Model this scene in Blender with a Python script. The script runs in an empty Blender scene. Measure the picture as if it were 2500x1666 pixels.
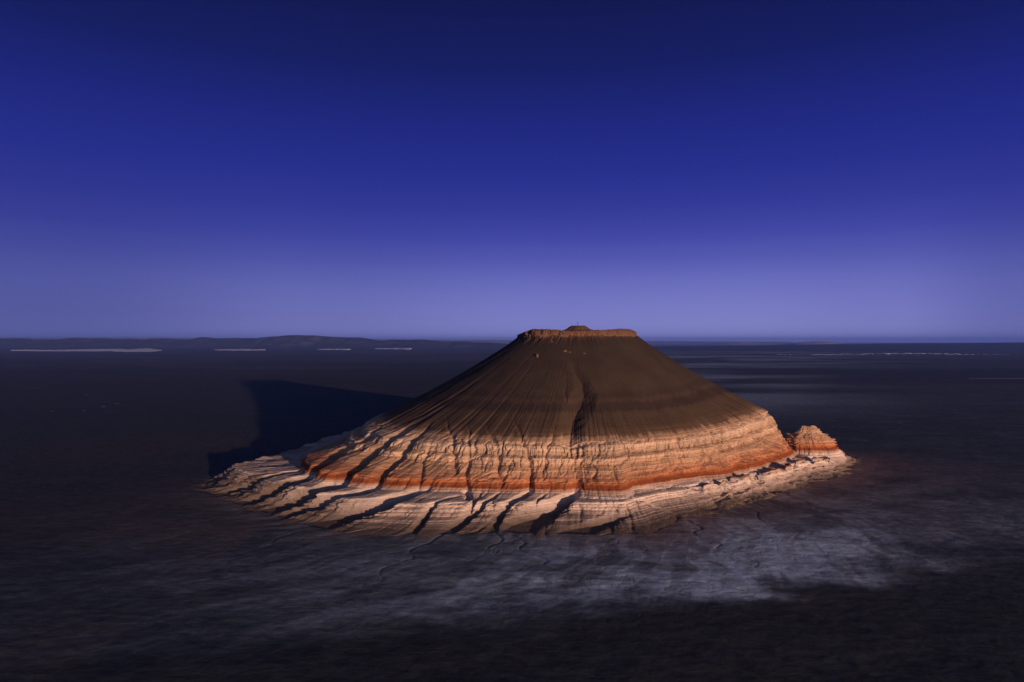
import bpy, math, random
import numpy as np
S = bpy.context.scene
R_ = math.radians
# ---------------------------------------------------------------- camera
cam_d = bpy.data.cameras.new('camera'); cam = bpy.data.objects.new('camera', cam_d); S.collection.objects.link(cam)
cam_d.sensor_width = 36; cam_d.lens = 24.0; cam_d.clip_start = 1; cam_d.clip_end = 300000
cam.location = (0, 0, 150); cam.rotation_euler = (R_(90.0), 0, 0)
S.camera = cam
# ---------------------------------------------------------------- sky, sun, exposure
SUN_EL, SUN_AZ = 4.7, 148.5                     # azimuth clockwise from +Y (the view direction)
w = bpy.data.worlds.new('World'); S.world = w; w.use_nodes = True
nt = w.node_tree; nt.nodes.clear()
def N(t, kind, **kw):
    n = t.nodes.new(kind)
    for k, v in kw.items(): setattr(n, k, v)
    return n
def lk(t, a, b): t.links.new(a, b)
def ramp(t, fac, stops, interp='LINEAR'):
    n = N(t, 'ShaderNodeValToRGB'); cr = n.color_ramp; cr.interpolation = interp
    while len(cr.elements) > 1: cr.elements.remove(cr.elements[0])
    for i, (p, c) in enumerate(stops):
        e = cr.elements[0] if i == 0 else cr.elements.new(p)
        e.position = p; e.color = tuple(c)+(1,)
    if fac is not None: lk(t, fac, n.inputs[0])
    return n.outputs[0]
def s2l(*c): return tuple(((v/255)/12.92 if v/255 <= .04045 else ((v/255+.055)/1.055)**2.4) for v in c)
out = N(nt, 'ShaderNodeOutputWorld')
sky = N(nt, 'ShaderNodeTexSky', sky_type='NISHITA', sun_disc=False)
sky.sun_elevation = R_(SUN_EL); sky.sun_rotation = R_(SUN_AZ); sky.altitude = 200; sky.dust_density = 1.0; sky.ozone_density = 2.0
tc = N(nt, 'ShaderNodeTexCoord'); sx = N(nt, 'ShaderNodeSeparateXYZ'); lk(nt, tc.outputs['Generated'], sx.inputs[0])
GR = [(0.0, s2l(152,153,218)), (.03, s2l(136,138,210)), (.075, s2l(114,118,198)), (.115, s2l(88,92,182)), (.15, s2l(66,72,168)), (.19, s2l(50,57,155)),
      (.235, s2l(38,47,144)), (.30, s2l(29,38,128)), (.37, s2l(21,29,100)), (.445, s2l(16,22,80)), (.6, s2l(9,11,32)), (1.0, s2l(7,8,20))]
g = ramp(nt, sx.outputs['Z'], GR)
# the band above the horizon is brightest a little right of the view's centre and fades to both sides
mr = N(nt, 'ShaderNodeMapRange'); lk(nt, sx.outputs['X'], mr.inputs[0]); mr.inputs[1].default_value = -1; mr.inputs[2].default_value = 1
az = ramp(nt, mr.outputs[0], [(0, (.25,.27,.34)), (.22, (.42,.45,.58)), (.36, (.72,.74,.80)), (.52, (.95,.95,.97)), (.66, (1,1,1)), (.74, (.92,.92,.95)), (.80, (.62,.64,.74)), (1, (.25,.27,.32))], 'EASE')
fz = N(nt, 'ShaderNodeMapRange'); lk(nt, sx.outputs['Z'], fz.inputs[0]); fz.inputs[1].default_value = .04; fz.inputs[2].default_value = .24; fz.inputs[3].default_value = 1; fz.inputs[4].default_value = .12
N_fade = fz.outputs[0]
mx = N(nt, 'ShaderNodeMix', data_type='RGBA', blend_type='MULTIPLY'); lk(nt, N_fade, mx.inputs[0])
lk(nt, g, mx.inputs[6]); lk(nt, az, mx.inputs[7])
bg1 = N(nt, 'ShaderNodeBackground'); lk(nt, sky.outputs[0], bg1.inputs[0])
ms = N(nt, 'ShaderNodeMapRange'); lk(nt, sx.outputs['Y'], ms.inputs[0]); ms.inputs[1].default_value = .3; ms.inputs[2].default_value = -.5; ms.inputs[3].default_value = .0012; ms.inputs[4].default_value = .06
lk(nt, ms.outputs[0], bg1.inputs[1])
bg2 = N(nt, 'ShaderNodeBackground'); lk(nt, mx.outputs[2], bg2.inputs[0]); bg2.inputs[1].default_value = .95
ad = N(nt, 'ShaderNodeAddShader'); lk(nt, bg1.outputs[0], ad.inputs[0]); lk(nt, bg2.outputs[0], ad.inputs[1]); lk(nt, ad.outputs[0], out.inputs[0])
sd = bpy.data.lights.new('sun', 'SUN'); sd.energy = 5.0; sd.angle = R_(.7); sd.color = (1.0, .64, .45)
sun = bpy.data.objects.new('sun', sd); S.collection.objects.link(sun)
sun.rotation_euler = (R_(90-SUN_EL), 0, R_(180-SUN_AZ))
S.view_settings.view_transform = 'Standard'; S.view_settings.look = 'None'; S.view_settings.exposure = 0; S.view_settings.gamma = 1
# ---------------------------------------------------------------- noise and landform maths
CX, CY, CAMH = 85.0, 880.0, 150.0
PI = math.pi
def _hash(ix, iy, seed):
    h = (ix.astype(np.int64)*374761393 + iy.astype(np.int64)*668265263 + seed*1442695041) & 0xFFFFFFFF
    h = ((h ^ (h >> 13))*1274126177) & 0xFFFFFFFF
    h = ((h ^ (h >> 16))*2246822519) & 0xFFFFFFFF
    h = h ^ (h >> 15)
    return (h & 0xFFFFFF)/float(0xFFFFFF)
def vnoise(x, y, seed=0):
    x, y = np.broadcast_arrays(np.asarray(x, float), np.asarray(y, float))
    fx = np.floor(x); fy = np.floor(y); u = x-fx; v = y-fy
    ix = fx.astype(np.int64); iy = fy.astype(np.int64)
    u = u*u*u*(u*(u*6-15)+10); v = v*v*v*(v*(v*6-15)+10)
    a = _hash(ix, iy, seed); b = _hash(ix+1, iy, seed); c = _hash(ix, iy+1, seed); d = _hash(ix+1, iy+1, seed)
    return a+(b-a)*u+(c-a)*v+(a-b-c+d)*u*v
def fbm(x, y, octs=4, seed=0, gain=.5):
    s = 0; a = 1; t = 0
    for k in range(octs):
        s = s+a*(vnoise(x*2.03**k+17.3*k, y*2.03**k-9.1*k, seed+k)*2-1); t += a; a *= gain
    return s/t
def groove(x, y, seed=0, p=3, octs=2):                   # thin connected lines: 1 on the line, 0 between
    n = fbm(x, y, octs, seed)
    return np.clip(1-np.abs(n)*2.6, 0, 1)**p
def sstep(a, b, x):
    t = np.clip((x-a)/(b-a), 0, 1); return t*t*(3-2*t)
def contour(pts):
    a = np.array([[math.atan2(x-CX, -(y-CY)), math.hypot(x-CX, y-CY)] for x, y in pts])
    a = a[np.argsort(a[:, 0])]
    th = np.concatenate([a[:, 0]-2*PI, a[:, 0], a[:, 0]+2*PI]); r = np.concatenate([a[:, 1]]*3)
    g = np.linspace(-PI, PI, 1441)[:-1]
    v = np.interp(g, th, r)
    k = np.exp(-np.linspace(-2.2, 2.2, 17)**2); k /= k.sum()
    v = np.convolve(np.concatenate([v[-20:], v, v[:20]]), k, 'same')[20:-20]
    return np.concatenate([g, [PI]]), np.concatenate([v, v[:1]])
BASE = contour([(-328,690),(-273,634),(-219,587),(-167,543),(-135,524),(-92,520),(-9,525),(48,520),(108,519),(149,573),(206,614),(310,716),
    (400,800),(443,853),(430,890),(390,960),(310,1070),(190,1180),(0,1230),(-150,1200),(-250,1110),(-285,1010),(-295,920),(-306,840),(-320,780),(-331,730)])
BLUFF = contour([(-303,737),(-260,690),(-205,640),(-150,592),(-118,569),(-60,572),(-9,576),(48,575),(95,577),(130,606),(190,648),(290,730),
    (395,838),(410,862),(370,930),(300,1040),(180,1140),(0,1185),(-140,1150),(-225,1070),(-250,1000),(-258,930),(-268,860),(-285,800)])
ORANGE = contour([(-224,739),(-181,655),(-110,616),(-50,609),(9,606),(58,604),(74,594),(98,595),(108,618),(157,650),(239,705),(300,765),(331,815),(335,850),(328,940),
    (270,1040),(150,1120),(0,1140),(-120,1090),(-180,1000),(-205,900),(-222,800)])
CLIFF = contour([(-168,835),(-130,745),(-74,681),(10,640),(90,645),(185,688),(255,762),(300,818),(321,850),(318,930),(262,1020),(150,1085),(20,1095),(-80,1045),(-150,950)])
def cap_r(th):
    c = np.abs(np.sin(th)); s = np.abs(np.cos(th)); n = 2.7
    return ((c/75)**n+(s/69)**n)**(-1/n)
def C(c, th): return np.interp(th, c[0], c[1])
# rows: (name of rule, z, number of rows that lead up to it)
LEVELS = [(-2.5,1),(0.0,30),(1.9,40),(7.2,50),(13.2,40),(15.2,26),(15.4,40),(17.2,30),(24.6,44),(26.3,16),(30,22),(34,20),(37,16),(42,28),(44.5,16),(51,34),(53.5,12),(56,14),(155.5,215)]
def level_r(k, th):
    b, t, o, c = C(BASE, th), C(BLUFF, th), C(ORANGE, th), C(CLIFF, th)
    t = np.maximum(t, o+20)*1.0; t = np.minimum(t, b-8)
    f = lambda w: o+(c-o)*w
    return [b*1.05+4, b+3, b+(t-b)*.35, b+(t-b)*.76, b+(t-b)*.92, t-1, (t+o+9)/2, o+9, o+2.5, o, f(.22), f(.38), f(.50), f(.56), f(.69), f(.77), f(.90), c, cap_r(th)][k]
def strat_tilt(th, rho):                                  # the beds rise gently to the right
    return 8.0*np.exp(-((th-1.35)/.75)**2)*sstep(230, 320, rho)
def base_surface(th, tl):
    """th (n,), tl (m,) in level units -> rho, z arrays (m,n), before erosion"""
    R = np.array([level_r(k, th) for k in range(len(LEVELS))])
    Z = [l[0] for l in LEVELS]
    i = np.clip(np.floor(tl).astype(int), 0, len(LEVELS)-2); f = (tl-i)[:, None]
    rho = R[i]*(1-f)+R[i+1]*f
    z = np.interp(tl, np.arange(len(Z)), Z)[:, None]+0*rho
    k = len(LEVELS)-2
    up = (i == k)[:, None]
    z = np.where(up, 56+99.5*(0.8*f+0.2*f*f), z)
    amt = np.interp(tl, [0, 7, 10, 17, 18], [0, 0, .5, 1, 0])[:, None]
    z = z+8.0*np.exp(-((th-1.3)/.6)**2)[None, :]*amt
    return rho, z
GULLIES = [
    (9, 1.0, [(-84.1, 744.9), (-97.2, 732.3), (-110.0, 719.5), (-119.6, 697.8), (-132.3, 694.7), (-147.2, 688.9), (-150.9, 665.4), (-156.1, 644.4), (-157.5, 635.3), (-167.9, 634.6), (-176.1, 610.9), (-195.2, 611.0), (-208.2, 606.5), (-220.5, 582.5)]),
    (7, 0.9, [(-143.5, 776.1), (-153.8, 741.8), (-161.3, 718.1), (-190.0, 741.1), (-186.3, 707.8), (-189.0, 685.6), (-191.2, 664.1), (-208.7, 661.2), (-211.5, 639.6), (-224.8, 642.3), (-246.3, 629.5), (-257.9, 612.9)]),
    (7, 0.9, [(-202.3, 702.0), (-212.3, 699.4), (-230.6, 697.4), (-242.2, 674.0), (-252.5, 673.3), (-272.5, 680.7), (-284.5, 665.3)]),
    (7, 0.9, [(-65.6, 747.3), (-77.0, 746.7), (-85.2, 735.4), (-102.2, 727.7), (-114.0, 715.7), (-125.4, 699.2)]),
    (6, 0.8, [(-81.9, 724.9), (-98.2, 673.6), (-105.2, 660.1), (-113.5, 650.6), (-116.7, 631.1), (-121.3, 618.0), (-125.9, 615.1), (-136.5, 601.7), (-159.7, 596.1), (-165.1, 593.0), (-179.2, 589.5), (-195.3, 581.7), (-207.9, 568.2)]),
    (4, 0.6, [(-95.2, 652.7), (-102.4, 640.2), (-109.4, 621.9), (-119.5, 617.3)]),
    (10, 1.0, [(-71.1, 623.1), (-76.2, 609.2), (-85.3, 605.2), (-100.9, 583.5), (-111.3, 574.2), (-124.3, 571.3), (-130.4, 568.2), (-149.1, 563.4), (-162.9, 549.7), (-168.5, 530.7)]),
    (3, 0.5, [(-43.9, 703.7), (-40.4, 651.1), (-42.5, 637.1), (-48.3, 625.0), (-45.4, 607.4), (-42.9, 595.8), (-41.2, 581.4)]),
    (3, 0.5, [(-26.9, 693.5), (-19.5, 659.4), (-16.7, 636.8), (-18.7, 627.2), (-16.3, 612.9), (-13.0, 605.4)]),
    (4, 0.6, [(0.6, 686.1), (6.8, 659.6), (7.6, 644.8), (14.0, 628.4), (10.9, 612.2), (10.7, 599.8), (5.7, 585.2), (-3.6, 572.6), (-10.7, 564.7), (-13.7, 544.1), (-14.8, 529.0)]),
    (11, 1.1, [(55.0, 619.9), (58.0, 608.0), (56.0, 597.8), (46.5, 587.3), (38.0, 573.5), (21.8, 562.9), (2.1, 540.7), (0.9, 524.7)]),
    (3.5, 0.7, [(55.3, 641.1), (59.7, 629.7), (55.0, 619.9)]),
    (10, 1.05, [(62.3, 771.3), (68.1, 753.6), (73.2, 734.3), (77.6, 717.4), (70.0, 699.1), (60.5, 683.0), (55.7, 660.8), (55.3, 641.1)]),
    (11, 1.1, [(99.1, 570.3), (93.1, 564.6), (84.7, 558.3), (70.6, 549.8), (61.2, 542.9), (46.8, 527.0)]),
    (5, 0.9, [(-8.2, 608.1), (-15.1, 597.9), (-24.9, 570.3), (-31.7, 558.3), (-44.3, 542.6), (-54.5, 523.7)]),
    (4, 0.7, [(-24.1, 607.1), (-31.8, 600.9), (-35.7, 578.0), (-33.1, 566.7), (-35.2, 561.1), (-38.4, 552.9)]),
    (5, 0.8, [(-45.3, 598.5), (-61.1, 585.4), (-68.9, 565.4), (-71.3, 559.0), (-75.0, 539.1), (-79.7, 525.9)]),
    (4, 0.7, [(35.4, 602.8), (26.8, 598.6), (19.4, 581.5), (20.8, 566.6)]),
    (3, 0.5, [(-69.1, 724.6), (-64.4, 687.4), (-58.8, 668.6), (-55.8, 647.2), (-55.5, 621.4)]),
    (3, 0.5, [(-73.1, 697.3), (-77.8, 665.5), (-83.6, 647.6), (-80.3, 629.4), (-83.6, 609.0)]),
    (3, 0.5, [(-81.0, 730.6), (-90.7, 714.4), (-102.2, 675.0), (-112.6, 659.7), (-119.9, 634.4)]),
    (2.5, 0.4, [(56.5, 753.6), (57.4, 729.1), (56.8, 704.8), (55.8, 682.7), (55.7, 660.8)]),
    (4, 0.5, [(11.3, 831.7), (-16.9, 832.6), (-34.7, 812.2), (-66.8, 816.2), (-97.0, 800.0), (-122.7, 790.5), (-144.0, 788.0)]),
    (3, 0.4, [(-12.0, 799.0), (-35.6, 785.1), (-62.9, 765.2), (-86.5, 747.9), (-108.9, 744.4), (-123.7, 742.3)]),
    (4, 0.6, [(94.1, 588.0), (109.8, 587.4), (125.3, 593.3), (137.8, 588.0), (144.2, 574.8), (146.2, 567.1)]),
    (3, 0.5, [(140.7, 619.9), (139.3, 605.3), (143.6, 596.7)]),
    (3, 0.5, [(242.3, 674.3), (241.7, 664.9)]),
    (5, 0.9, [(79.3, 685.2), (71.9, 673.3), (62.8, 667.9), (58.6, 654.4)]),
    (6, 0.7, [(6.5, 822.6), (-21.3, 825.6), (-49.4, 821.8), (-82.1, 832.5), (-116.7, 827.7), (-142.3, 816.3), (-170.1, 814.8)]),
]
# ---------------------------------------------------------------- mesh and material helpers
def tag(o, label=None, cat=None, group=None, kind=None):
    for k, v in (('label', label), ('category', cat), ('group', group), ('kind', kind)):
        if v: o[k] = v
    return o
def obj_from(name, me, mat, parent=None):
    o = bpy.data.objects.new(name, me); S.collection.objects.link(o)
    if mat: me.materials.append(mat)
    if parent: o.parent = parent
    return o
def empty(name, loc=(0, 0, 0)):
    o = bpy.data.objects.new(name, None); S.collection.objects.link(o); o.location = loc; return o
def grid_mesh(name, P, attrs, mat, parent=None, wrap=False, cap=False):
    """P (m,n,3) grid of points -> one smooth mesh; wrap closes it in the n direction"""
    m, n = P.shape[:2]
    me = bpy.data.meshes.new(name)
    co = P.reshape(-1, 3).astype(np.float32)
    r = np.arange(m-1)[:, None]; c = np.arange(n if wrap else n-1)[None, :]; c2 = (c+1) % n
    q = np.stack([r*n+c, r*n+c2, (r+1)*n+c2, (r+1)*n+c], -1).reshape(-1, 4).astype(np.int32)
    me.vertices.add(len(co)); me.vertices.foreach_set('co', co.ravel())
    me.loops.add(q.size); me.loops.foreach_set('vertex_index', q.ravel())
    me.polygons.add(len(q)); me.polygons.foreach_set('loop_start', np.arange(0, q.size, 4, dtype=np.int32))
    me.polygons.foreach_set('use_smooth', np.ones(len(q), dtype=bool))
    for k, v in attrs.items():
        a = me.attributes.new(k, 'FLOAT', 'POINT'); a.data.foreach_set('value', np.ascontiguousarray(v, dtype=np.float32).ravel())
    me.update(calc_edges=True); me.validate()
    return obj_from(name, me, mat, parent)
def material(name, rough=.95):
    m = bpy.data.materials.new(name); m.use_nodes = True; t = m.node_tree
    b = t.nodes['Principled BSDF']; b.inputs['Roughness'].default_value = rough; b.inputs['Specular IOR Level'].default_value = .08
    return m, t, b
def math_(t, op, a, b=None, c=None, clamp=False):
    n = N(t, 'ShaderNodeMath', operation=op); n.use_clamp = clamp
    for i, v in enumerate((a, b, c)):
        if v is None: continue
        if isinstance(v, (int, float)): n.inputs[i].default_value = v
        else: lk(t, v, n.inputs[i])
    return n.outputs[0]
def attr(t, name): return N(t, 'ShaderNodeAttribute', attribute_name=name).outputs['Fac']
def comb(t, x, y, z=0.0):
    n = N(t, 'ShaderNodeCombineXYZ')
    for i, v in enumerate((x, y, z)):
        if isinstance(v, (int, float)): n.inputs[i].default_value = v
        else: lk(t, v, n.inputs[i])
    return n.outputs[0]
def noise(t, vec, scale, detail=4, rough=.55, dist=0):
    n = N(t, 'ShaderNodeTexNoise'); n.inputs['Scale'].default_value = scale; n.inputs['Detail'].default_value = detail
    n.inputs['Roughness'].default_value = rough; n.inputs['Distortion'].default_value = dist
    lk(t, vec, n.inputs['Vector']); return n.outputs['Fac']
def mixc(t, fac, a, b, mode='MIX'):
    n = N(t, 'ShaderNodeMix', data_type='RGBA', blend_type=mode)
    if isinstance(fac, (int, float)): n.inputs[0].default_value = fac
    else: lk(t, fac, n.inputs[0])
    for i, v in ((6, a), (7, b)):
        if isinstance(v, tuple): n.inputs[i].default_value = v+(1,)
        else: lk(t, v, n.inputs[i])
    return n.outputs[2]
def objvec(t, scale=(1, 1, 1)):
    g = N(t, 'ShaderNodeTexCoord'); m = N(t, 'ShaderNodeMapping'); m.inputs['Scale'].default_value = scale
    lk(t, g.outputs['Object'], m.inputs[0]); return m.outputs[0]
def bump(t, b, h, dist, strength=1.0):
    n = N(t, 'ShaderNodeBump'); n.inputs['Distance'].default_value = dist; n.inputs['Strength'].default_value = strength
    lk(t, h, n.inputs['Height']); lk(t, n.outputs[0], b.inputs['Normal'])
def plain(name, col, rough=.9):
    m, t, b = material(name, rough)
    n = noise(t, objvec(t), 3, 5)
    lk(t, mixc(t, n, tuple(v*.75 for v in col), tuple(min(1, v*1.25) for v in col)), b.inputs['Base Color']); return m

# bedded rock: colour follows the beds ('strat' = height within the bedding, 'ang' = metres along the foot)
def rock_material():
    m, t, b = material('bedded_rock', .96)
    st, an = attr(t, 'strat'), attr(t, 'ang')
    w1 = noise(t, comb(t, math_(t, 'MULTIPLY', an, .02), math_(t, 'MULTIPLY', st, .02)), 1, 4)
    w2 = noise(t, comb(t, math_(t, 'MULTIPLY', an, .35), math_(t, 'MULTIPLY', st, .05)), 1, 5, .65)
    drip = noise(t, comb(t, math_(t, 'MULTIPLY', an, .11), math_(t, 'MULTIPLY', st, .012)), 1, 5, .6)
    up = N(t, 'ShaderNodeMapRange'); lk(t, st, up.inputs[0]); up.inputs[1].default_value = 44; up.inputs[2].default_value = 60
    s2 = math_(t, 'ADD', st, math_(t, 'MULTIPLY', math_(t, 'SUBTRACT', w1, .5), 2.5))
    s2 = math_(t, 'ADD', s2, math_(t, 'MULTIPLY', math_(t, 'SUBTRACT', w2, .5), 3.2))
    s2 = math_(t, 'ADD', s2, math_(t, 'MULTIPLY', math_(t, 'MULTIPLY', math_(t, 'SUBTRACT', drip, .5), 16), up.outputs[0]))
    f = math_(t, 'DIVIDE', s2, 170.0)
    K = [(-3, (.11,.085,.08)), (.8, (.11,.095,.09)), (2.2, (.20,.16,.145)), (5, (.34,.27,.235)), (8.5, (.46,.37,.32)), (12, (.64,.53,.46)), (14.5, (.74,.63,.55)),
         (16.6, (.62,.49,.42)), (18.0, (.50,.36,.28)), (19.6, (.40,.22,.14)), (20.4, (.24,.072,.028)), (22.5, (.27,.078,.028)), (24.6, (.48,.18,.075)), (26, (.54,.27,.145)), (28, (.46,.21,.115)), (30, (.56,.33,.20)),
         (34, (.47,.30,.19)), (36.5, (.44,.27,.17)), (38.5, (.60,.42,.28)), (41.5, (.63,.44,.30)), (43.5, (.44,.29,.19)), (46, (.50,.35,.24)), (50, (.64,.48,.35)), (54, (.50,.34,.23)), (57.5, (.36,.24,.16)),
         (59.5, (.14,.09,.055)), (66, (.082,.056,.036)), (77, (.076,.052,.034)), (79.5, (.048,.033,.026)), (85, (.050,.035,.027)), (88, (.074,.050,.034)), (92, (.052,.036,.027)), (98, (.062,.044,.030)), (125, (.050,.036,.026)), (150, (.045,.034,.026)),
         (155, (.075,.045,.03)), (157, (.18,.100,.060)), (160, (.14,.080,.05)), (163, (.11,.068,.044)), (169, (.10,.066,.044))]
    col = None
    # the 32-stop limit of one ramp: two ramps joined at z = 58
    lo = [k for k in K if k[0] <= 57.5]; hi = [k for k in K if k[0] >= 57.5]
    c1 = ramp(t, math_(t, 'DIVIDE', math_(t, 'ADD', s2, 4), 70.0), [((z+4)/70, c) for z, c in lo])
    c2 = ramp(t, f, [(z/170, c) for z, c in hi])
    col = mixc(t, math_(t, 'GREATER_THAN', s2, 57.5), c1, c2)
    # thin beds
    thin = noise(t, comb(t, math_(t, 'MULTIPLY', an, .006), math_(t, 'MULTIPLY', st, 1.3)), 1, 6, .75)
    fade = N(t, 'ShaderNodeMapRange'); lk(t, st, fade.inputs[0]); fade.inputs[1].default_value = 55; fade.inputs[2].default_value = 75; fade.inputs[3].default_value = 1; fade.inputs[4].default_value = .25
    th = N(t, 'ShaderNodeMapRange'); lk(t, thin, th.inputs[0]); th.inputs[1].default_value = .36; th.inputs[2].default_value = .62; th.inputs[3].default_value = .58; th.inputs[4].default_value = 1.14
    thv = math_(t, 'ADD', 1.0, math_(t, 'MULTIPLY', math_(t, 'SUBTRACT', th.outputs[0], 1.0), fade.outputs[0]))
    col = mixc(t, 1.0, col, comb(t, thv, math_(t, 'POWER', thv, 1.15), math_(t, 'POWER', thv, 1.3)), 'MULTIPLY')
    # broad blotches and fine speckle
    ov = objvec(t)
    bl = ramp(t, noise(t, ov, .035, 5, .6), [(.3, (.80,.80,.80)), (.7, (1.16,1.15,1.14))])
    sp = ramp(t, noise(t, ov, .9, 4, .7), [(.3, (.86,.85,.85)), (.7, (1.12,1.12,1.12))])
    col = mixc(t, 1.0, mixc(t, 1.0, col, bl, 'MULTIPLY'), sp, 'MULTIPLY')
    col = mixc(t, attr(t, 'clay_dim'), col, (.16,.118,.088))
    lk(t, col, b.inputs['Base Color'])
    h = math_(t, 'ADD', math_(t, 'MULTIPLY', noise(t, ov, .55, 6, .65), 1.0), math_(t, 'MULTIPLY', w2, 1.2))
    h = math_(t, 'ADD', h, math_(t, 'MULTIPLY', thin, .5))
    bump(t, b, h, .55)
    return m
rock = rock_material()

# ---------------------------------------------------------------- the mesa
def smooth_line(P, k=5):
    P = np.array(P, float); Q = np.vstack([2*P[0]-P[1], P, 2*P[-1]-P[-2]]); out = []
    for i in range(1, len(Q)-2):
        for t in np.arange(k)/k:
            out.append(.5*((2*Q[i])+(Q[i+1]-Q[i-1])*t+(2*Q[i-1]-5*Q[i]+4*Q[i+1]-Q[i+2])*t*t+(-Q[i-1]+3*Q[i]-3*Q[i+1]+Q[i+2])*t**3))
    return np.array(out+[P[-1]])
def seg_gullies(x, y):
    jx = x+2.2*fbm(x/14, y/14, 3, 61); jy = y+2.2*fbm(x/14, y/14, 3, 71)
    jx += 6*fbm(x/55, y/55, 2, 62); jy += 3*fbm(x/55, y/55, 2, 72)
    g = np.zeros_like(x)
    for w_, d_, P in GULLIES:
        P = np.array(P); P[1:-1] = P[1:-1]*.6+P[:-2]*.2+P[2:]*.2; P = smooth_line(P, 3); W = w_*(1.45 if P[-1][0] < -120 else 1.25)
        b = (x > P[:, 0].min()-W-10) & (x < P[:, 0].max()+W+10) & (y > P[:, 1].min()-W-10) & (y < P[:, 1].max()+W+10)
        if not b.any(): continue
        X = jx[b]; Y = jy[b]; best = np.zeros_like(X); s0 = 0
        for i in range(len(P)-1):
            a, c = P[i], P[i+1]; v = c-a; L = math.hypot(*v)
            if L < .01: continue
            tt = np.clip(((X-a[0])*v[0]+(Y-a[1])*v[1])/L**2, 0, 1)
            d = np.hypot(X-a[0]-tt*v[0], Y-a[1]-tt*v[1])
            wl = W*(.45+.75*sstep(0, 90, s0+tt*L))
            best = np.maximum(best, np.clip(1-d/wl, 0, 1)**1.15*d_*np.clip(wl/6, .3, 1)*sstep(-4, 50, s0+tt*L))
            s0 += L
        gg = g[b]; g[b] = np.maximum(gg, best)
    return g
def erode(th, rho, z, tl):
    zt = 8.0*np.exp(-((th-1.3)/.6)**2)
    zt = zt*np.interp(tl, [0, 7, 10, 17, 18], [0, 0, .5, 1, 1])
    strat = z-zt
    u = th*300.0
    cliff = np.interp(tl, [7, 9, 11, 16.2, 17.0, 17.35], [.3, .8, 1, 1, .55, 0]); toe = np.interp(tl, [0, 1, 2, 5, 6, 7.5], [.15, .5, 1, 1, .6, .3]); cone = np.interp(tl, [17, 17.2, 17.6, 17.98, 18], [0, .75, .32, .03, 0])*np.where(th < -.5, .75, .34)
    toe = np.where(tl > 7.5, 0, toe)
    right = sstep(.35, .7, th)
    uw = u+4.5*fbm(u/40, tl/3.5, 3, 5)
    g1 = groove(uw/17, tl/4.0+.3, 11, 2.5, 2)
    g2 = groove((uw+1*fbm(u/9, tl/1.4, 2, 6))/6.5, tl/2.2, 21, 2.2, 2)
    g3 = groove((uw+(.5)*fbm(u/4, tl/.8, 2, 7))/2.4, tl/1.1, 31, 1.6, 2)
    g4 = groove((uw)/4.0, tl/3.0, 33, 2, 2)
    led = vnoise(strat*1.05+.6*fbm(u/90, strat/9, 2, 9), u/260, 41)-.5
    lst = (strat+.8*fbm(u/70, strat/20, 2, 45))/3.1
    led2 = vnoise(strat*2.6, u/180, 43)-.5
    wig = 3.2*fbm(u/32, tl/1.6, 4, 51)+4*fbm(u/85, tl/4, 2, 53)
    mask = np.interp(tl, [0, 1, 3, 17, 17.3], [1.5, 1.9, 1.2, 1, 0])
    wig = wig-np.interp(tl, [0, 1.5, 3], [4.5, 3, 0])*groove(u/22+fbm(u/30, tl, 2, 54), tl/6, 55, 1.2)
    rho = rho+wig*mask*1.0
    rho = rho-cliff*(3.0*g1+2.1*g2+1.2*g3)*(1+.7*right)+cliff*(.8*led+.35*led2)
    rho = rho-toe*(1.6*g1+.9*g2+.6*g3)+toe*(1.9*led+.8*led2+3.0*(sstep(.30, .55, lst-np.floor(lst))-.5-.0*lst))*np.interp(tl, [0, 1, 1.6, 5, 6], [0, .2, 1, 1, .3])
    z = z-cone*(1.3*g1**1.5+.6*g2**1.5+.28*g4)-toe*(.5*g1+.25*g2)-.25*cliff*g1
    x = CX+rho*np.sin(th); y = CY-rho*np.cos(th)
    # broken low ridges on the right-hand apron
    hm = sstep(.22, .48, th)*sstep(1.55, 1.25, th)*np.interp(tl, [1, 2, 4, 6, 7], [.2, 1, 1, .6, 0])
    rdg = 1-np.abs(fbm(x/30+y/60, y/22-x/70, 4, 81))*2.4
    cr = vnoise(u/13+1.2*fbm(u/30, tl, 2, 85), tl*.5, 86)
    z = z+hm*(3.8*np.clip(rdg, -.6, 1)-1.6+(7.0*np.exp(-((tl-3.3-1.1*(cr-.5))/.55)**2)*(.35+.9*cr)-3.0*np.exp(-((tl-5.2)/.7)**2)+2.0*np.exp(-((tl-6.2-.6*(cr-.5))/.35)**2)))
    lf = sstep(-.5, -.9, th)*np.interp(tl, [1, 2, 4, 7, 8], [0, 1, 1, .6, 0])
    z = z+lf*3.0*fbm(x/26, y/18, 4, 83)
    g = seg_gullies(x, y)
    rho = rho-g*np.interp(tl, [0, 1, 2, 4, 5, 6.5, 7, 9, 11, 16, 17, 17.4], [0, 1, 4, 7, 6, 4, 7, 8, 8, 6, 3, 0])
    x = CX+rho*np.sin(th); y = CY-rho*np.cos(th)
    D = np.interp(strat, [0, 3, 9, 15, 20, 30, 50, 58, 80, 130, 150], [1.5, 5, 11, 14, 8, 5, 5, 7, 8, 6, 1])
    fl = np.interp(tl, [0, 1, 2, 4, 7, 9, 11, 14, 17, 17.3, 18], [-3, -.3, .2, 1.6, 5, 9, 13, 24, 36, 50, 140])
    z = np.maximum(z-D*g, np.minimum(fl, z-.15*g))
    z = np.where(tl < .98, z, np.maximum(z, .02))
    z = z+2.6*fbm(u/16, tl*0, 3, 93)*np.interp(tl, [17.9, 18], [0, 1])
    z = z+.10*fbm(x/3, y/3, 3, 91)*np.interp(tl, [1, 1.5], [0, 1])
    return x, y, z, z-zt, u
def smooth_th(n_front, n_back, lim=1.95):
    return np.concatenate([np.linspace(-lim, lim, n_front), np.linspace(lim, 2*PI-lim, n_back+2)[1:-1]])
TH = smooth_th(1750, 260)
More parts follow.
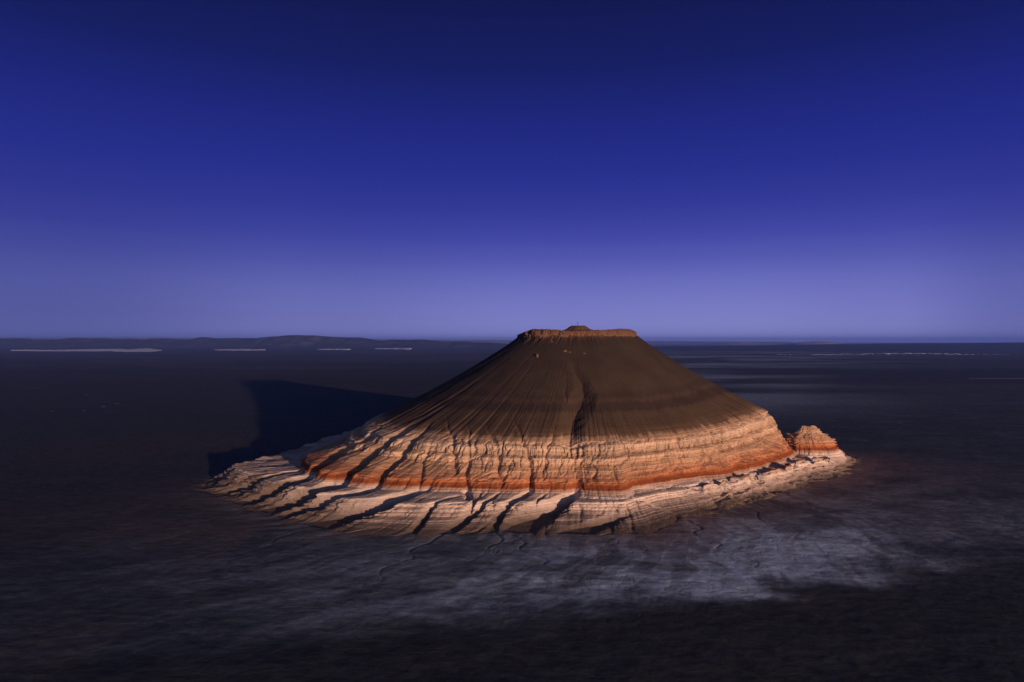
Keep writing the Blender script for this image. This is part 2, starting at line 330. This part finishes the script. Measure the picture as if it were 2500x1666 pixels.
TL = [0.0]
for k in range(1, len(LEVELS)): TL += list(k-1+(np.arange(LEVELS[k][1])+1)/LEVELS[k][1])
TL = np.array(TL)
thw = np.where(TH > PI, TH-2*PI, TH)
rho, zz = base_surface(thw, TL)
TT = np.broadcast_to(thw[None, :], rho.shape); LL = np.broadcast_to(TL[:, None], rho.shape)
X, Y, Z, ST, U = erode(TT, rho, zz, LL)
CLAY_DIM = .9*sstep(-60, -230, X+25*fbm(X/30, Y/30, 3, 701))*sstep(17, 13, ST)*(.8+.5*fbm(X/12, Y/12, 3, 703))  # left apron browner, and darkened in colour for the dimmer light there
CLAY_DIM = np.clip(np.maximum(CLAY_DIM, .40*sstep(7, 3, ST)+.5*sstep(3, .6, ST)), 0, 1)
mesa = tag(empty('mesa', (CX, CY, 0)), 'broad dark-brown flat-topped mesa ringed by orange and white banded cliffs, alone on the plain', 'mesa')
def part(name, l0, l1):
    i0 = int(np.searchsorted(TL, l0-1e-6)); i1 = int(np.searchsorted(TL, l1-1e-6))+1
    P = np.stack([X[i0:i1]-CX, Y[i0:i1]-CY, Z[i0:i1]], -1)
    return grid_mesh(name, P, {'strat': ST[i0:i1], 'ang': U[i0:i1], 'clay_dim': CLAY_DIM[i0:i1]}, rock, mesa, wrap=True)
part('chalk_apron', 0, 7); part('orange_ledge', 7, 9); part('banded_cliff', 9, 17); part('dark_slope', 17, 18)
# caprock: a broken cliff ring with an uneven flat top
nt_ = 1500
tc_ = np.linspace(-PI, PI, nt_+1)[:-1]
lv = np.concatenate([np.linspace(0, 1, 30), 1+np.linspace(0, 1, 40)[1:]])
TT2, L2 = np.meshgrid(tc_, lv)
r0 = cap_r(TT2); u2 = TT2*75
zc = 154.2+9.2*np.clip(L2, 0, 1)
rr = r0+.9-1.3*np.abs(np.clip(L2, 0, 1)-.55)
rr = np.where(L2 > 1, (r0+.2)*np.clip(2-L2, .004, 1), rr)
wl = (L2 <= 1)
jag = 2.6*fbm(u2/11, zc/30, 4, 101)+1.2*fbm(u2/3, zc/4, 4, 103)-.9*groove(u2/6+.5*fbm(u2/5, zc/5, 2, 106), zc/7, 105, 3)+1.1*(vnoise(zc*.9, u2/60, 107)-.5)
edge = np.clip((2-L2)*6-5, 0, 1)
rr = rr+jag*np.where(wl, 1, edge)
xc = rr*np.sin(TT2); yc = -rr*np.cos(TT2)
zc = np.where(L2 > 0, zc+(np.interp(xc-2, [-80, -72, -60, -35, -15, 10, 30, 48, 60, 70, 78], [157, 160, 164, 163, 161.6, 161.8, 163, 164.2, 163.5, 160.2, 157.5])-163.4)*np.clip(L2, 0, 1), zc)
top = 1.3*fbm(xc/15+3.1, yc/22, 3, 111)+.5*fbm(xc/5, yc/5, 3, 113)
zc = zc+top*np.clip(L2-.25, 0, 1)*.95*np.clip(L2, 0, 1)+.3
zc = np.where(L2 < .02, zc-3, zc)
capm = grid_mesh('caprock', np.stack([xc-2.0, yc, zc], -1), {'strat': np.minimum(zc, 163.2), 'ang': u2}, rock, mesa, wrap=True)
# small paler ledges that break through the dark slope
ix = np.abs(thw) < 1.2
for px_, pz_, sz, sy in ((61, 138, 2.6, 1.3), (29, 132, 1.4, 3.4), (83, 135.5, 1.9, .8), (47, 148.5, 2.0, .8), (66, 137, 1.6, .8)):
    k0 = int(np.searchsorted(TL, 17.0)); dd = np.hypot(X[k0:][:, ix]-px_, Z[k0:][:, ix]-pz_); q = np.unravel_index(np.argmin(dd), dd.shape)
    qx, qy, qz = X[k0:][:, ix][q], Y[k0:][:, ix][q], Z[k0:][:, ix][q]
    a_, l_ = np.meshgrid(np.linspace(-PI, PI, 41)[:-1], np.linspace(-.5*PI, .5*PI, 20))
    r_ = 1+.5*fbm(a_*2+px_, l_*3, 4, 151)
    grid_mesh('rock_outcrop', np.stack([qx-CX+sz*r_*np.cos(l_)*np.sin(a_), qy-CY-sz*.6*r_*np.cos(l_)*np.cos(a_), qz+sy*r_*np.sin(l_)], -1), {'strat': 156.5+1.2*l_, 'ang': a_*3}, rock, mesa, wrap=True)
# low mound on the summit
nn = 220; pm = np.linspace(-PI, PI, nn+1)[:-1]; lm = np.linspace(0, 1, 36)
TM, LM = np.meshgrid(pm, lm)
rm = np.interp(LM, [0, .4, .78, .86, 1], [24, 14, 8.2, 6.8, .05]); zm = np.interp(LM, [0, .4, .74, .82, 1], [161.0, 164.4, 168.3, 169.2, 169.3])
rm = rm*(1+.09*fbm(TM*3, LM*3, 3, 121)); zm = zm-.4*groove(TM*7, LM*1.5, 123, 2)*(LM < .8)
xm = rm*np.sin(TM)*1.15; ym = -rm*np.cos(TM)
grid_mesh('summit_mound', np.stack([xm-1, ym-14, zm+.2], -1), {'strat': np.minimum(zm-1.5, 168), 'ang': TM*20}, rock, mesa, wrap=True)

# ---------------------------------------------------------------- the small butte off the right end
def butte():
    root = empty('butte', (352, 826, 12))
    tag(root, 'small jagged tan butte on an orange band, standing off the right end of the mesa', 'butte')
    ph = np.linspace(-PI, PI, 701)[:-1]; lv = np.linspace(0, 1, 190)
    A, L = np.meshgrid(ph, lv)
    kn = [0, .10, .14, .24, .34, .44, .48, .60, .64, .70, .84, .92, 1]
    zlev = np.interp(L, kn, [10, 16, 18.5, 24.0, 29, 33.5, 34.5, 39.5, 40.3, 41.5, 46.5, 49.5, 50.3])
    xr = np.interp(L, kn, [52, 46, 44, 41, 38.5, 36.5, 32, 29.5, 27, 22.5, 19.5, 15.5, 6]); xl = np.interp(L, kn, [-28, -22, -21, -20.5, -20, -19, -18.6, -17, -15, -6, -4, -2.5, 5.9])
    ax = (xr-xl)/2; cx = (xr+xl)/2; ay = np.interp(L, kn, [28, 22, 20, 17.5, 15, 13, 12, 10, 8.5, 7, 5.5, 4, .04])
    u = A*34
    g1 = groove(u/9, L*2.5, 131, 2.2); g2 = groove(u/3, L*5, 133, 2)
    led = vnoise(zlev*.9, u/80, 135)-.5
    k = 1+.11*fbm(A*2.6+5, L*2.5, 3, 137)
    q = zlev/3.3; k = k+.10*(sstep(.55, .95, q-np.floor(q))-.5)*(L > .2)
    sh = np.clip(1-L, 0.05, 1)**.3
    rx = ax*k+(2.0*led-2.0*g1-1.0*g2)*sh*.8; ry = ay*k+(2.0*led-2.0*g1-1.0*g2)*sh*.8
    x = cx+rx*np.sin(A); y = -ry*np.cos(A)
    z = zlev-2.0*np.clip((zlev-30)/20, 0, 1)-.8+1.3*fbm(x/6, y/6, 2, 139)*np.clip(L*2-.5, 0, 1)-1.8*g1*(L > .3)
    z = z-4.5*np.exp(-((x+12.5)/2.6)**2)*np.clip((zlev-33)/8, 0, 1)-1.0*np.exp(-((x-25)/3.0)**2)*np.clip((zlev-34)/6, 0, 1)
    i = 47
    pr = lambda n, a, b: grid_mesh(n, np.stack([x[a:b], y[a:b], z[a:b]-12], -1), {'strat': (zlev*1.0)[a:b]+(z-zlev)[a:b], 'ang': u[a:b]}, rock, root, wrap=True)
    pr('orange_base', 0, i+1); pr('banded_crag', i, 190)
butte()

# ---------------------------------------------------------------- ground
def ground_height(x, y):
    d = np.hypot(x, y); rel = np.clip(1-d/9000, 0, 1)
    z = 1.6*fbm(x/260, y/260, 4, 201)*rel+.42*fbm(x/34, y/34, 4, 203)*np.clip(1-d/4000, 0, 1)
    z += .16*fbm(x/7, y/7, 3, 205)*np.clip(1-d/1500, 0, 1)
    z += 6*fbm(x/2600, y/2600, 3, 207)*sstep(1500, 5000, d)
    th = np.arctan2(x-CX, -(y-CY)); r = np.hypot(x-CX, y-CY); rb = C(BASE, th)
    o = r-rb
    near = np.exp(-np.clip(o, 0, None)/70)
    z = z*(1-.85*near)-.5+.9*near
    u = th*300
    fan = np.exp(-np.clip(o, 0, None)/110)*sstep(-5, 10, o)
    z -= fan*(.30*groove(u/30+1.2*fbm(x/35, y/35, 3, 211), o/120, 213, 14)+.10*groove(u/13+.8*fbm(x/15, y/15, 3, 212), o/60, 215, 10))
    z = np.where(o < -12, np.minimum(z, -3.0)*1.0, z)
    return z, o, th
CHAN = [[(1,528),(9,508),(5,492),(24,470),(21,455),(42,436),(40,424)], [(-54,527),(-60,508),(-73,490),(-70,470),(-86,450),(-80,430),(-96,412)],
    [(146,572),(151,548),(141,530),(153,508),(149,490),(166,466),(160,450)], [(-14,532),(-8,512),(-17,494),(-10,478)], [(200,618),(214,596),(208,574),(226,548)], [(-168,536),(-180,515),(-176,500),(-196,478)]]
def channels(x, y):
    g = np.zeros_like(x); b = (x > -240) & (x < 270) & (y > 395) & (y < 640)
    if not b.any(): return g
    X = x[b]+2.5*fbm(x[b]/14, y[b]/14, 4, 221); Y = y[b]+3*fbm(x[b]/14, y[b]/14, 4, 223); m = np.zeros_like(X)
    for P in CHAN:
        P = smooth_line(P, 4); n = len(P)-1
        for i in range(n):
            a, c = P[i], P[i+1]; v = c-a; t = np.clip(((X-a[0])*v[0]+(Y-a[1])*v[1])/(v@v), 0, 1)
            d = np.hypot(X-a[0]-t*v[0], Y-a[1]-t*v[1]); m = np.maximum(m, np.clip(1-d/1.9, 0, 1)*(1-.8*i/n))
    g[b] = m; return g
ang = np.concatenate([np.linspace(-.80, .80, 1500), np.linspace(.80, 2*PI-.80, 160)[1:-1]])
inv = np.linspace(1/60.0, 1/2500.0, 700); rings = np.concatenate([[.5, 30], 1/inv, 2500*(30.0**np.linspace(0, 1, 200))[1:]])
# more rings round the mesa's foot
rings = np.sort(np.concatenate([rings, np.arange(300, 760, 2.5)]))
AA, RR = np.meshgrid(ang, rings)
gx = RR*np.sin(AA); gy = RR*np.cos(AA)
gz, go, gth = ground_height(gx, gy)
chn = channels(gx, gy); gz = gz-.45*chn
# what the surface is made of: salt crust, dark gravel plain (shade toned in on the left), reddish wash from the cliffs
nz = fbm(gx/60, gy/35, 5, 301); nz2 = fbm(gx/18, gy/10, 4, 303)
ye = np.interp(gx, [-500, -236, -104, 29, 130, 253, 349, 700], [290, 315, 343, 364, 388, 431, 462, 560])
front = gy-ye+16*nz+5*nz2
salt = sstep(-6, 24, front)*np.exp(-((gx-95)/(125+.5*np.clip(front, 0, 200)))**2)*np.exp(-(np.clip(front-40, 0, None)/110)**2)
salt = salt*1.15*(.74+.5*np.clip(nz*2.2+1.0*nz2, -1, 1))+.25*sstep(-3, 10, front)*np.exp(-((gx-290)/230)**2-((gy-600)/150)**2)*np.clip(.7+nz*2, 0, 1)
farsalt = sstep(1100, 1900, gy)*sstep(-100, 500, gx)*np.clip(.4+fbm(gx/700, gy/260, 5, 305)*1.6, 0, 1)*.50*np.exp(-((gx-gy*.30)/(.22*gy+1))**2)
# streaks of silt washed outward from the foot of the mesa, bending to the right
uu = gth*300+.35*go+22*fbm(gx/110, gy/80, 3, 320)
stk = fbm(uu/16+.8*fbm(gx/60, gy/60, 3, 321), go/150, 5, 323, .6)
stk2 = fbm(uu/5, go/60+.5*fbm(gx/40, gy/40, 2, 325), 4, 327, .6)
wash = np.clip(.5+1.5*stk+.9*stk2, 0, 1)
salt = salt*(.60+.70*wash)+.20*sstep(-3, 12, front)*wash**2*np.exp(-((gx-200)/210)**2-((gy-470)/85)**2)+.10*sstep(-3, 30, front)*wash**2*np.exp(-((gx+110)/190)**2-((gy-430)/90)**2)
silt = np.exp(-np.clip(go-3, 0, None)/13)*sstep(-1.6, -1.0, gth)*sstep(2.0, 1.6, gth)*np.clip(.35+1.1*stk+.8*stk2, 0, 1)
salt = salt*(1-.75*np.exp(-np.clip(go, 0, None)/38)*sstep(-.4, .2, gth))
salt = np.clip(salt+farsalt, 0, 1)
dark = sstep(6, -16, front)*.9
dark = np.maximum(dark, .8*sstep(-130, -420, gx+60*nz-.35*(gy-700))*sstep(6000, 2500, gy))  # left plain's colour darkened to deepen the mesa's shadow and soften its contrast
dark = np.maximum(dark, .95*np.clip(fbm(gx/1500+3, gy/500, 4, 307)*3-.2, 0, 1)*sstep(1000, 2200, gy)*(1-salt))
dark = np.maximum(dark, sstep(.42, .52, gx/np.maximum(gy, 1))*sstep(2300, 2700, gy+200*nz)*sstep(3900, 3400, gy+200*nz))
red = np.exp(-np.clip(go, 0, None)/75)*sstep(-.35, .25, gth)*sstep(1.9, 1.4, gth)*np.clip(.75+nz, 0, 1)
red = np.maximum(red, .35*np.exp(-((gx-190)/130)**2-((gy-500)/70)**2)*np.clip(.5+nz*2, 0, 1))
red = np.maximum(red, .3*np.clip(fbm(gx/500, gy/200, 3, 309)*2, 0, 1)*(gx < -200))
def ground_material():
    m, t, b = material('desert_ground', .97)
    sa, da, re = attr(t, 'salt'), attr(t, 'gravel'), attr(t, 'redwash')
    ov = objvec(t); ovs = objvec(t, (1, 2.2, 1))
    n1 = noise(t, ovs, .012, 7, .62, .6); n2 = noise(t, objvec(t, (.65, 1.35, 1)), .12, 7, .70, .5); n3 = noise(t, ov, 1.2, 4, .7)
    n4 = noise(t, objvec(t, (.0012, .0045, 1)), 1, 6, .6, .5)
    base = ramp(t, n1, [(.28, (.036,.047,.054)), (.5, (.060,.077,.089)), (.72, (.104,.130,.150))])
    base = mixc(t, ramp(t, n4, [(.35, (0,0,0)), (.65, (.75,.75,.75))]), base, (.055,.061,.065))
    base = mixc(t, re, base, (.25,.135,.115))
    base = mixc(t, math_(t, 'MULTIPLY', attr(t, 'silt'), .8), base, (.34,.27,.24))
    f = math_(t, 'MULTIPLY', sa, math_(t, 'ADD', .62, math_(t, 'MULTIPLY', n2, .6)), clamp=True)
    base = mixc(t, f, base, (.52,.63,.76))
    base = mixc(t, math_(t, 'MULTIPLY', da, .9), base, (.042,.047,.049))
    base = mixc(t, 1.0, base, ramp(t, n2, [(.30, (.50,.51,.52)), (.48, (.92,.94,.95)), (.68, (1.40,1.42,1.45))]), 'MULTIPLY')
    base = mixc(t, 1.0, base, ramp(t, n3, [(.3, (.72,.72,.72)), (.7, (1.28,1.28,1.28))]), 'MULTIPLY')
    base = mixc(t, math_(t, 'MULTIPLY', attr(t, 'channel'), .55), base, (.03,.028,.027))
    # scattered scrub: small dark tufts
    vo = N(t, 'ShaderNodeTexVoronoi'); vo.inputs['Scale'].default_value = .16; lk(t, ov, vo.inputs['Vector'])
    dots = ramp(t, vo.outputs['Distance'], [(.06, (.25,.25,.22)), (.13, (1,1,1))])
    sel = ramp(t, noise(t, ov, .02, 3), [(.52, (0,0,0)), (.60, (1,1,1))])
    base = mixc(t, sel, base, mixc(t, 1.0, base, dots, 'MULTIPLY'))
    lk(t, base, b.inputs['Base Color'])
    h = math_(t, 'ADD', math_(t, 'MULTIPLY', noise(t, ov, .35, 6, .6), .5), math_(t, 'MULTIPLY', n2, 1.2))
    bump(t, b, h, .32, .8)
    return m
gm = ground_material()
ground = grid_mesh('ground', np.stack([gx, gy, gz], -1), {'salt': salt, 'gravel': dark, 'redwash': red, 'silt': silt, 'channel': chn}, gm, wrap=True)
ground.data.flip_normals()
tag(ground, 'dark gravel and salt crust plain reaching to the horizon round the mesa', 'ground', kind='structure')
# ---------------------------------------------------------------- far hills
def hill_material(name, c0, c1):
    m, t, b = material(name, .97)
    n = noise(t, objvec(t, (1, 1, 4)), .0018, 7, .65)
    lk(t, ramp(t, n, [(.3, c0), (.7, c1)]), b.inputs['Base Color'])
    bump(t, b, noise(t, objvec(t), .006, 6, .7), 25, .7); return m
hm1 = hill_material('dark_hill_ground', (.030,.034,.037), (.062,.066,.070))
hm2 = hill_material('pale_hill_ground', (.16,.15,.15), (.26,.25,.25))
def hills(name, prof, d0, d1, back, mat, label, seed, rough=10, n=700):
    """prof: (bearing as x over distance, crest height) seen from the plain; foot at d0, crest at d1, ends at d1+back"""
    b = np.array(prof, float); tx = np.linspace(b[0, 0], b[-1, 0], n); v = np.concatenate([np.linspace(0, 1, 60), 1+np.linspace(0, 1, 24)[1:]])
    TX, V = np.meshgrid(tx, v)
    d = np.where(V <= 1, d0+(d1-d0)*V, d1+back*(V-1))
    x = TX*d1; y = d+350*fbm(TX*40, V*0, 3, seed+9)*np.clip(2*V*(1-V*.5), 0, 1)
    hc = np.interp(TX, b[:, 0], b[:, 1])
    hc = hc+np.where(hc > 8, rough*fbm(x/500, y/900, 4, seed), 0)*np.clip(hc/60, 0, 1)
    f = np.where(V <= 1, V**1.5*(1+.0*V), 1-.97*(V-1)**2)
    z = hc*np.clip(f+.22*fbm(x/500, y/400, 5, seed+3)*np.sin(np.clip(V, 0, 1)*PI), -.1, 1.0)-3*(V < .02)
    e = np.clip(np.minimum(TX-tx[0], tx[-1]-TX)/((tx[-1]-tx[0])*.04), 0, 1)
    z = z*e-2
    cx, cy = float(x.mean()), float(d0)
    o = grid_mesh(name, np.stack([x-cx, y-cy, z], -1), {}, mat); o.location = (cx, cy, 0)
    return tag(o, label, 'hills', kind='structure')
def pr(px): return (px-1176.5)/1568.7
def hh(py, d): return CAMH+(784-py)/1568.7*d
L = [(-250,781),(-60,779),(0,778.5),(150,779.5),(175,777),(210,779.3),(420,779.3),(455,775),(500,778),(590,777),(625,774),(660,771.5),(700,770.5),(740,772.5),(780,773.5),(820,776.5),(850,781),(875,783),(900,780.5),(960,781.5),(1000,783.5),(1060,785.5),(1130,788),(1220,791),(1300,798)]
hills('hills', [(pr(a), max(4, hh(b, 15600))) for a, b in L], 13700, 15600, 2600, hm1, 'long dark range of low hills on the left horizon behind the salt pans', 401, 26)
L = [(-400,778),(0,775.5),(300,775),(470,777),(900,780),(1150,782),(1300,783),(1600,784.5),(1800,786),(1900,788)]
hills('hills', [(pr(a), hh(b, 34000)) for a, b in L], 31000, 34000, 6000, hm2, 'faint pale tableland furthest off on the horizon behind the mesa', 411, 14)
L = [(1380,803),(1480,797.5),(1600,795.8),(1700,795),(1900,792),(2100,789.5),(2353,787),(2700,786)]
hills('hills', [(pr(a), max(3, hh(b, 13500))) for a, b in L], 9500, 13500, 4000, hm1, 'low dark plateau along the right horizon behind the pale bluffs', 421, 3)
L = [(1630,793),(1655,788.5),(1690,786),(1720,786.5),(1745,789),(1790,793)]
hills('hills', [(pr(a), max(3, hh(b, 27000))) for a, b in L], 26200, 27000, 1500, hm2, 'small faint blue hill on the horizon just right of the mesa', 431, 5, 200)
L = [(1815,791),(1845,786.5),(1870,784.5),(1905,785.5),(1940,789),(1960,792)]
hills('hills', [(pr(a), max(3, hh(b, 25000))) for a, b in L], 24200, 25000, 1500, hm2, 'faint blue hill on the right horizon, the taller of two', 441, 5, 200)

# ---------------------------------------------------------------- salt pans and chalk
chalk, tt_, bb_ = material('white_salt', .9)
lk(tt_, ramp(tt_, noise(tt_, objvec(tt_, (1, .5, 1)), .004, 6, .6), [(.3, (.68,.70,.72)), (.7, (.88,.88,.88))]), bb_.inputs['Base Color'])
dull = plain('grey_salt', (.22, .22, .24), .95)
def pan(x0, x1, y0, y1, label, seed, taper=0, lift=8, mat=None):
    """a sheet of salt with a ragged shore: left px, right px, far and near edge px"""
    n = 260; s = np.linspace(0, 1, n)
    px = x0+(x1-x0)*s
    mid = (y0+y1)/2; half = (y1-y0)/2
    env = np.clip(np.sin(s*PI), 0, 1)**.8 if not taper else np.clip(.16+s**1.4, 0, 1)*np.clip((1-s)*14, 0, 1)
    top = mid-half*env*(.65+.7*vnoise(s*9, s*0, seed)-.35*vnoise(s*40, s*0, seed+1)); bot = mid+half*env*(.75+.6*vnoise(s*11, s*0+5, seed+2)-.3*vnoise(s*50, s*0, seed+3))
    v = np.linspace(0, 1, 8)[:, None]
    py = np.minimum(top, bot-.02)*(1-v)+bot*v
    D = CAMH*1568.7/(py-784); x = (px[None, :]-1176.5)/1568.7*D
    d0 = np.hypot(x, D)
    z, _, _ = ground_height(x, D)
    z = z+lift*(1+.12*np.sin(v*PI))
    z[0] -= lift*2.4; z[-1] -= lift*2.4
    c = (float(x.mean()), float(D.mean()))
    o = grid_mesh('salt_pan', np.stack([x-c[0], D-c[1], z], -1)[::-1], {}, mat or chalk); o.location = (c[0], c[1], 0)
    return tag(o, label, 'salt pan', kind='structure')
pan(25, 372, 801.5, 809.5, 'long white salt pan at the far left below the hills', 501, 1)
pan(492, 610, 802.5, 806.5, 'short thin white salt pan second from the left', 511)
pan(728, 806, 802.8, 805.2, 'faint hairline salt pan below the highest left hills', 521)
pan(862, 946, 799.5, 805.0, 'small bright white salt pan nearest the mesa on its left', 531, 1)
for k, (a, b, c, d) in enumerate([(189, 196, 942, 945.5), (234, 244, 933, 935.2), (262, 276, 926.3, 927.6), (197, 203, 907, 908.2), (115, 124, 944, 945)]):
    o = pan(a, b, c, d, 'tiny pale salt patch on the dark plain at far left', 541+k, 0, .22, dull); o['group'] = 'tiny salt patches on the dark left plain'
pan(2225, 2353, 869.3, 870.8, 'thin pale salt streak on the dark plain at far right', 561, 0, .5, dull)
# row of low chalk bluffs under the right-hand plateau
rnd = random.Random(5)
def bluff_mesh(seed):
    n = 60; s = np.linspace(-1, 1, n); v = np.linspace(0, 1, 14)
    Sx, V = np.meshgrid(s, v)
    env = np.sqrt(np.clip(1-Sx**2, 0, 1))*(.6+.6*vnoise(Sx*3.5, Sx*0, seed))
    z = env*np.interp(V, [0, .35, .5, 1], [-.2, .9, 1, -.1])*(.8+.3*vnoise(Sx*9, V*3, seed+1))
    P = np.stack([Sx*(1+.05*vnoise(Sx*5, V*5, seed+2)), (V-.5)*3+.3*fbm(Sx*3, V*2, 3, seed+3), z-.1], -1)
    o = grid_mesh('chalk_bluff', P, {}, chalk); o['group'] = 'low white chalk bluffs in a row on the right plain'
    return o
protos = [bluff_mesh(601+7*k) for k in range(4)]
spots = []
x = 1790.0
while x < 2320:
    if not (1828 < x < 1868):
        spots.append(x)
    x += rnd.uniform(7, 15)
for i, px in enumerate(spots):
    o = protos[i] if i < 4 else protos[i % 4].copy()
    if i >= 4: S.collection.objects.link(o)
    py = 815.5-2.2*math.exp(-((px-2060)/130)**2)+rnd.uniform(-.7, .9)
    D = CAMH*1568.7/(py-784); wd = rnd.uniform(2.2, 7.5)/1568.7*D; k = .45+.55*math.exp(-((px-2080)/150)**2)
    o.location = ((px-1176.5)/1568.7*D, D, 0); o.scale = (wd, 24, rnd.uniform(.35, 1)*11*k+1.5); o.rotation_euler = (0, 0, rnd.uniform(-.12, .12))
    tag(o, 'low white chalk bluff in the broken row across the right plain', 'chalk bluff', 'low white chalk bluffs in a row on the right plain', 'structure')

# ---------------------------------------------------------------- survey marker on the summit
def rod(bm_pts, r, n=8):
    """tapered rod through points [(x,y,z)], radius list r"""
    P = []
    for (x, y, z), q in zip(bm_pts, r):
        P.append([(x+q*math.cos(a), y+q*math.sin(a), z) for a in np.linspace(0, 2*PI, n+1)[:-1]])
    return np.array(P)
metal = plain('weathered_steel', (.07, .07, .09), .6)
mk = empty('survey_marker', (CX-1.3, CY-14, 169.4))
tag(mk, 'thin dark survey marker pole standing on the summit mound of the mesa', 'marker')
grid_mesh('pole', rod([(0, 0, -1), (0, 0, -.99), (-.18, 0, 1.9), (-.35, 0, 4.0), (-.5, 0, 6.6), (-.5, 0, 6.61)], [0, .13, .12, .11, .05, 0]), {}, metal, mk, wrap=True)
grid_mesh('target_vane', rod([(-.33, 0, 2.6), (-.33, 0, 2.62), (-.36, 0, 3.3), (-.40, 0, 4.3), (-.40, 0, 4.32)], [0, .30, .42, .26, 0], 10), {}, metal, mk, wrap=True)
for a in (.4, 2.5, 4.6):
    c, s = math.cos(a), math.sin(a)
    grid_mesh('stay', rod([(1.5*c, 1.5*s, -1.1), (1.5*c, 1.5*s, -1.09), (-.15, 0, 1.9), (-.15, 0, 1.91)], [0, .07, .07, 0], 6), {}, metal, mk, wrap=True)

# ---------------------------------------------------------------- haze
def haze():
    x0, x1, y0, y1, z0, z1 = -90000, 90000, -90000, 90000, -30.0, 480.0
    v = [(x, y, z) for z in (z0, z1) for x, y in ((x0, y0), (x1, y0), (x1, y1), (x0, y1))]
    f = [(0, 3, 2, 1), (4, 5, 6, 7), (0, 1, 5, 4), (1, 2, 6, 5), (2, 3, 7, 6), (3, 0, 4, 7)]
    me = bpy.data.meshes.new('haze'); me.from_pydata(v, [], f); me.update()
    m = bpy.data.materials.new('air'); m.use_nodes = True; t = m.node_tree; t.nodes.clear()
    o = N(t, 'ShaderNodeOutputMaterial'); p = N(t, 'ShaderNodeVolumePrincipled')
    p.inputs['Color'].default_value = (.15, .28, 1.0, 1); p.inputs['Density'].default_value = 2.4e-5; p.inputs['Anisotropy'].default_value = 0.0
    lk(t, p.outputs[0], o.inputs['Volume'])
    tag(obj_from('haze', me, m), 'thin blue evening haze over the whole plain', 'haze', kind='stuff')
haze()
